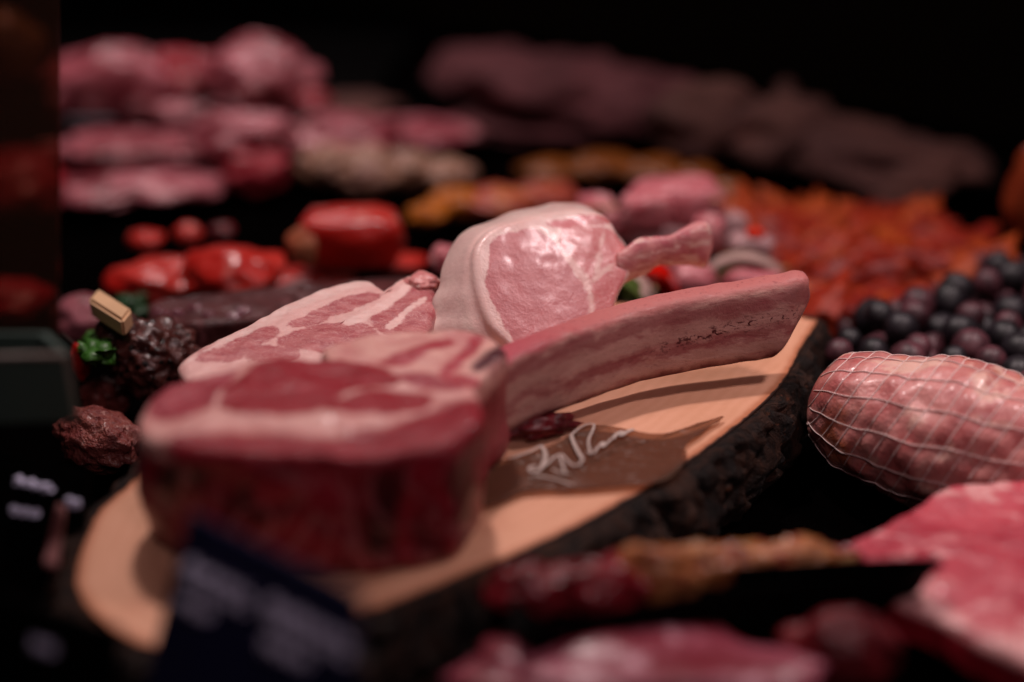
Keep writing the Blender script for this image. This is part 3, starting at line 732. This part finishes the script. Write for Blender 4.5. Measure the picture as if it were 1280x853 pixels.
# ================================================================== PORK SKEWERS BEHIND THE CHOP
PK = flesh('raw_pork', '#b85862', '#cc7e84', '#dba3a3', 45, .56, .12, .0009, 200, .33, coat=.3)
PKG = flesh('pale_pork', '#a87c80', '#bd9797', '#d2b5b2', 45, .56, .12, .0009, 200, .33, coat=.3)
ONI = simple('onion_white', '#b0928a', .35, .5, .1, coat=.3); GPP = simple('green_pepper', '#4a5a2a', .3, .5, .3, coat=.4)
STK = simple('skewer_stick', '#b08a5c')
def arc(name, pxs, z, wd, th, mat, parent):
    path = catmull([P(x, y, zz) for (x, y, zz) in pxs], 26, False)
    vs, fs = [], []
    for i, p in enumerate(path):
        t_ = (path[min(i+1, 25)] - path[max(i-1, 0)]).normalized(); sd_ = Vector((.25, 1, .1)).normalized(); nn_ = t_.cross(sd_).normalized()
        for (a_, b_) in ((-1,-1), (1,-1), (1,1), (-1,1)): vs.append(p + sd_ * wd * a_ * .5 + nn_ * th * b_ * .5)
    for i in range(25):
        for k in range(4): fs.append((i*4+k, i*4+(k+1) % 4, (i+1)*4+(k+1) % 4, (i+1)*4+k))
    fs += [(0,1,2,3), (100,101,102,103)]
    o = meshify(name, vs, fs, mat, parent, smooth=False)
    b_ = o.modifiers.new('b', 'BEVEL'); b_.width = th * .3; b_.segments = 3
    return o
def skewer(label, loc, chunks, stick, group='pork skewers behind the standing chop'):
    e = empty('pork_skewer', loc); tag(e, label, 'skewer', group)
    for (nm, x, y, w_, h_, z, mt, kk) in chunks:
        blob(nm, x, y, w_, h_, mt, z0=z, parent=e, k=kk, amp=.16, box=.35, sc=1.7)
    tubes('stick', [[P(*stick[0]), P(*stick[1])]], STK, e, r=.0015)
    return e
skewer('pork skewer on top of the pile, with the large folded pink chunk', tuple(P(830, 300, .04)),
       [('pork_chunk', 845, 250, 125, 66, .045, PK, .7), ('pork_chunk', 806, 262, 70, 50, .05, PK, .7), ('pork_chunk', 745, 262, 54, 42, .04, PK, .8), ('pork_chunk', 772, 278, 50, 40, .04, PK, .8), ('pork_chunk', 822, 287, 104, 46, .03, PKG, .7), ('pork_chunk', 884, 292, 46, 50, .04, PK, .7)],
       ((725, 262, .062), (900, 250, .07)))
s2 = skewer('pork skewer just behind the long bone, with red and green pepper', tuple(P(850, 350, .02)),
       [('pork_chunk', 868, 350, 58, 46, .022, PK, .8), ('pork_chunk', 832, 330, 66, 46, .01, PK, .8), ('pork_chunk', 790, 352, 50, 40, .0, PK, .8)],
       ((770, 370, .03), (900, 345, .035)))
arc('red_pepper', [(778, 348, .040), (805, 341, .052), (826, 345, .052), (838, 362, .04), (842, 380, .03)], .04, .016, .010, simple('bright_red_pepper', '#c21208', .2, .5, .1, coat=.6), s2)
arc('onion', [(780, 348, .050), (795, 354, .051), (808, 368, .046), (818, 388, .03)], .04, .020, .005, ONI, s2)
arc('green_pepper', [(766, 352, .048), (780, 358, .050), (793, 372, .046), (800, 392, .03)], .04, .016, .012, GPP, s2)
s3 = skewer('pork skewer at the right end of the pile, with onion over green pepper', tuple(P(930, 340, .02)),
       [('pork_chunk', 938, 352, 86, 42, .022, PK, .6), ('pork_chunk', 938, 306, 62, 34, .035, PKG, .8), ('pork_chunk', 915, 285, 44, 44, .03, PKG, .8)],
       ((900, 350, .03), (985, 335, .03)))
arc('onion', [(884, 342, .040), (896, 330, .046), (920, 322, .049), (948, 325, .048), (970, 338, .040), (976, 348, .034)], .04, .012, .004, ONI, s3)
arc('green_pepper', [(890, 350, .034), (900, 334, .042), (922, 326, .045), (945, 330, .042)], .04, .018, .008, GPP, s3)
blob('red_pepper_bit', 944, 292, 24, 16, simple('orange_red_pepper', '#d02c10', .3), z0=.055, parent=s3)
tp = empty('skewer_tray', (.1, .95, 0)); tag(tp, 'low black tray holding the pork skewers behind the board', 'tray')
tray_prism(tp, [Vector(q) for q in [(.03,.935,0),(.20,.925,0),(.215,1.02,0),(.04,1.04,0)]], 0, .012)
blob('pink_meat_scrap', 556, 325, 40, 40, PK, z0=.04, label='small pink scrap between the two pork chops', cat='meat piece')

# ================================================================== ORANGE MARINATED PILE AND BERRIES
def inpoly(x, y, poly): return sdf(np.array([[x, y]]), np.array(poly))[0] < 0
random.seed(11)
ORG = [flesh('orange_marinade', '#8c1e0c', '#9c3212', '#5e100a', 50, .55, .1, .002, 120, .5, coat=.0), flesh('red_marinade', '#70140c', '#8a2210', '#a84418', 50, .58, .1, .002, 120, .5, coat=.0), flesh('amber_marinade', '#943210', '#a8481a', '#641408', 50, .55, .1, .002, 120, .5, coat=.0)]
protos = []
for i in range(6):
    o = lump('marinated_chunk', (0, 0, -5), (.029, .019, .014), ORG[i % 3], None, i * 5 + 1, .6, 2.4, box=.4, sub=3); protos.append(o)
poly = [(925,300),(950,272),(1000,262),(1060,270),(1110,272),(1130,290),(1190,310),(1235,335),(1215,360),(1140,372),(1090,395),(1050,400),(1020,378),(985,340)]
used = 0; pts = []
tries = 0
while len(pts) < 60 and tries < 6000:
    tries += 1
    x, y = random.uniform(920, 1240), random.uniform(262, 402)
    lvl = 0 if len(pts) < 46 else 1
    if not inpoly(x, y, poly): continue
    z = .014 + .016 * lvl
    p = P(x, y, z)
    if any((p - q).length < .021 for q in pts): continue
    pts.append(p)
    src = protos[used % 6]
    o = src if used < 6 else src.copy()
    if used >= 6: C.objects.link(o)
    o.location = p; o.rotation_euler = (random.uniform(-.6, .6), random.uniform(-.6, .6), random.uniform(0, 6.28)); s = random.uniform(.65, 1.4); o.scale = (s, s, s)
    tag(o, 'orange red marinated meat chunk in the heap behind the dark grapes', 'meat chunk', 'orange marinated chunks heaped behind the grapes'); used += 1
def grape_mat(name, a, b):
    m = NT(name); c = m.mix(m.rng(m.noise(90, 3), .35, .65), lin(a), lin(b)); m.bump(m.noise(500, 3), .3, .0002); return m.fin(c, .5, .5, 0)
GM = [grape_mat('black_grape', '#0b070c', '#1f171f'), grape_mat('purple_grape', '#32141c', '#5a3038')]
gp = []
for i in range(2):
    o = lump('grape', (0, 0, -5), (.0118, .0118, .0125), GM[i], None, 40 + i, .03, 1.0, sub=3); gp.append(o)
poly = [(1042,438),(1060,412),(1090,392),(1150,372),(1200,360),(1250,325),(1330,320),(1330,520),(1240,462),(1150,450),(1070,452)]
gpts = []; tries = 0; cnt = [0, 0]
while len(gpts) < 150 and tries < 20000:
    tries += 1
    x, y = random.uniform(1040, 1330), random.uniform(325, 515)
    if not inpoly(x, y, poly): continue
    lvl = min(2, tries // 2500)
    p = P(x, y, .0115 + .014 * lvl)
    if any((p - q).length < .0188 for q in gpts): continue
    if (p - A).length < .055: continue
    gpts.append(p); k = 1 if random.random() < .5 else 0
    o = gp[k] if cnt[k] == 0 else gp[k].copy()
    if cnt[k]: C.objects.link(o)
    cnt[k] += 1
    o.location = p; o.rotation_euler = (random.uniform(0, 3), random.uniform(0, 3), 0); s = random.uniform(.66, 1.0); o.scale = (s, s, s * random.uniform(.95, 1.12))
    tag(o, ('reddish purple grape among black ones behind the netted roast' if k else 'dull black grape in the heap behind the netted roast'), 'grape', 'grapes behind the netted roast')

# ================================================================== BACK ROWS
BK = flesh('back_pale', '#6a1a24', '#a85c66', '#c68e92', 19, .53, .14, .001, 60, .4, coat=.1)
BKR = flesh('back_red', '#8a1a26', '#a63a46', '#b86a74', 12, .58, .16, .001, 60, .4, coat=.1)
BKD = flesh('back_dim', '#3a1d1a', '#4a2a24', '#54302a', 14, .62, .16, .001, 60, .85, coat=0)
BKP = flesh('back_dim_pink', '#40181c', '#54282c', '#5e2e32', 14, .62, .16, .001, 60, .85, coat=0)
AMD = flesh('amber_dim', '#6e3a10', '#8a4a18', '#5a2410', 25, .55, .12, .002, 60, .4)  # shaded copy of the amber, the upper row's dimness is in the colour
BEI = flesh('beige_herbed', '#86604c', '#a07a68', '#b08880', 20, .55, .12, .002, 60, .45, coat=0)
AMB = flesh('amber_piece', '#a85a18', '#b86a20', '#7a3014', 25, .55, .12, .002, 60, .35)
SAL = flesh('salmon_piece', '#9a3a2c', '#b05a48', '#b8703c', 25, .56, .12, .002, 60, .35)
g1 = 'pink cuts in the back left tray'
for x, y, w_, h_, mt, z, k, l in [
    (138,102,150,100,BK,.03,.7,'large pale pink cut at far left of the back tray, upper row'),
    (228,88,110,64,BKR,.05,.7,'dark pink folded cut in the back tray, between two larger ones'),
    (228,128,150,50,BK,.03,.6,'long pink strip lying below the folded cut in the back tray'),
    (322,84,128,82,BK,.06,.8,'round pink cut standing highest in the back row'),
    (335,112,90,46,BKR,.03,.8,'deep red underside piece below the round pink cut'),
    (175,178,210,44,BK,.03,.7,'flat pink chop in the lower back row, upper of two'),
    (165,222,190,62,BK,.01,.8,'flat pink chop in the lower back row, nearest the dark tray'),
    (302,168,128,84,BK,.02,.7,'pink cut with a raised hump in the lower back row'),
    (322,208,80,56,BKR,.01,.7,'deep red cut hanging below the humped pink one'),
    (382,124,54,34,BKR,.03,.8,'small red meat piece right of the round pink cut'),
    (418,162,150,58,BK,.02,.8,'pale whitish pink fillet above the beige pieces, left one'),
    (520,160,150,46,BK,.02,.8,'pale pinkish fillet tapering to the right in the back row'),
    (430,128,130,34,BKD,.02,.8,'dim pink meat behind the pale fillets')]:
    blob('pink_cut', x, y + 5, w_ * 1.06, h_ * .92, mt, z0=z, k=k, label=l, cat='meat', group=g1, amp=.38, sc=1.7)
for x, y, w_, h_, l in [(412,205,80,52,'beige herbed piece, left end of the beige row'), (458,215,84,62,'largest beige herbed piece in the row below the fillets'), (510,212,76,48,'pinkish beige herbed piece beside the amber ones'), (560,218,70,40,'flat beige piece at right end of the beige row')]:
    blob('herbed_fillet', x, y, w_, h_, BEI, z0=.01, label=l, cat='fillet', group='beige herbed pieces', amp=.25, sc=2)
for x, y, w_, h_, mt, l in [(535,268,52,30,AMB,'small amber piece left of the orange row above the standing chop'), (572,252,70,40,AMB,'bright amber piece at the start of the orange row'), (622,252,96,42,SAL,'orange salmon piece in front row above the standing chop'),
        (680,244,84,36,SAL,'orange piece right above the standing chop top'), (690,212,80,28,AMD,'amber piece, leftmost of the upper orange row'), (752,207,84,34,AMD,'brightest amber piece in the upper orange row'),
        (815,212,80,32,AMD,'brownish orange piece in the upper row'), (872,226,70,40,AMD,'amber piece behind the top pork skewer'), (912,246,60,44,AMD,'amber piece right of the top pork skewer')]:
    blob('marinated_fillet', x, y, w_, h_, mt, z0=.01, label=l, cat='fillet', group='amber and orange marinated pieces', amp=.25, sc=2)
for x, y, w_, h_, l in [(610,92,110,60,'dim pink joint at left of the far row'), (690,112,150,80,'dim purple pink joint in the far row'), (700,150,190,40,'low dim slab below the far joints'), (800,130,150,74,'dim pink joint in the middle of the far row'), (895,152,120,84,'paler dim joint with a greyish face in the far row'),
        (980,165,130,76,'brownish pink joint right of the paler one'), (1070,190,140,66,'brown pink joint in the right of the far row'), (1150,205,130,56,'dark brown joint near the wall'), (1120,225,110,44,'dull brown flat cut below the dark joint')]:
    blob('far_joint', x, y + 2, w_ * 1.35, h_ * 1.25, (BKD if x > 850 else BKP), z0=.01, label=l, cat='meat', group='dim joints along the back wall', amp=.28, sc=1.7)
blob('meat_knob', 982, 118, 30, 34, BKD, z0=.05, label='small knob of meat sticking up above the far row', cat='meat')
blob('orange_reflection', 1292, 240, 70, 130, flesh('dull_orange', '#7a2c14', '#8a3c1e'), z0=.02, k=.6, label='dull orange lump in place of a glass reflection at the right edge above the grapes', cat='meat')  # made-up lump where the side glass would show an orange reflection
blob('red_reflection', 10, 232, 150, 90, BKR, z0=.0, label='red lump in place of a reflection in the smoky glass, upper one', cat='meat', group='lumps added behind the glass for its reflections')  # this lump and the next two are added to imitate the glass's reflections
blob('red_reflection', 5, 375, 120, 58, flesh('crimson_reflection', '#8c1024', '#a3182e'), z0=.0, label='crimson lump in place of a reflection in the smoky glass, lower one', cat='meat', group='lumps added behind the glass for its reflections')
blob('brown_reflection', 0, 60, 110, 90, flesh('olive_brown', '#4a3018', '#5c4022'), z0=.1, label='olive brown lump in place of a reflection high up in the smoky glass', cat='meat', group='lumps added behind the glass for its reflections')  # added for the brown tone at the top of the glass
gr = solid('shelf_label_strip', [P(84,154,.08), P(142,154,.08), P(142,149,.08), P(84,149,.08)], .003, simple('grey_strip', '#2e2a32'), None, .0005)
tag(gr, 'small grey label strip in front of the pale cut at back left', 'label strip')
for (nm, q, l) in [('back_tray', [(-.62,1.28,0),(-.16,1.28,0),(-.12,1.75,0),(-.75,1.75,0)], 'wide black tray under the pink cuts at the back left')]:
    e = empty(nm, (q[0][0], q[0][1], 0)); tag(e, l, 'tray'); tray_prism(e, [Vector(v) for v in q], 0, .012)
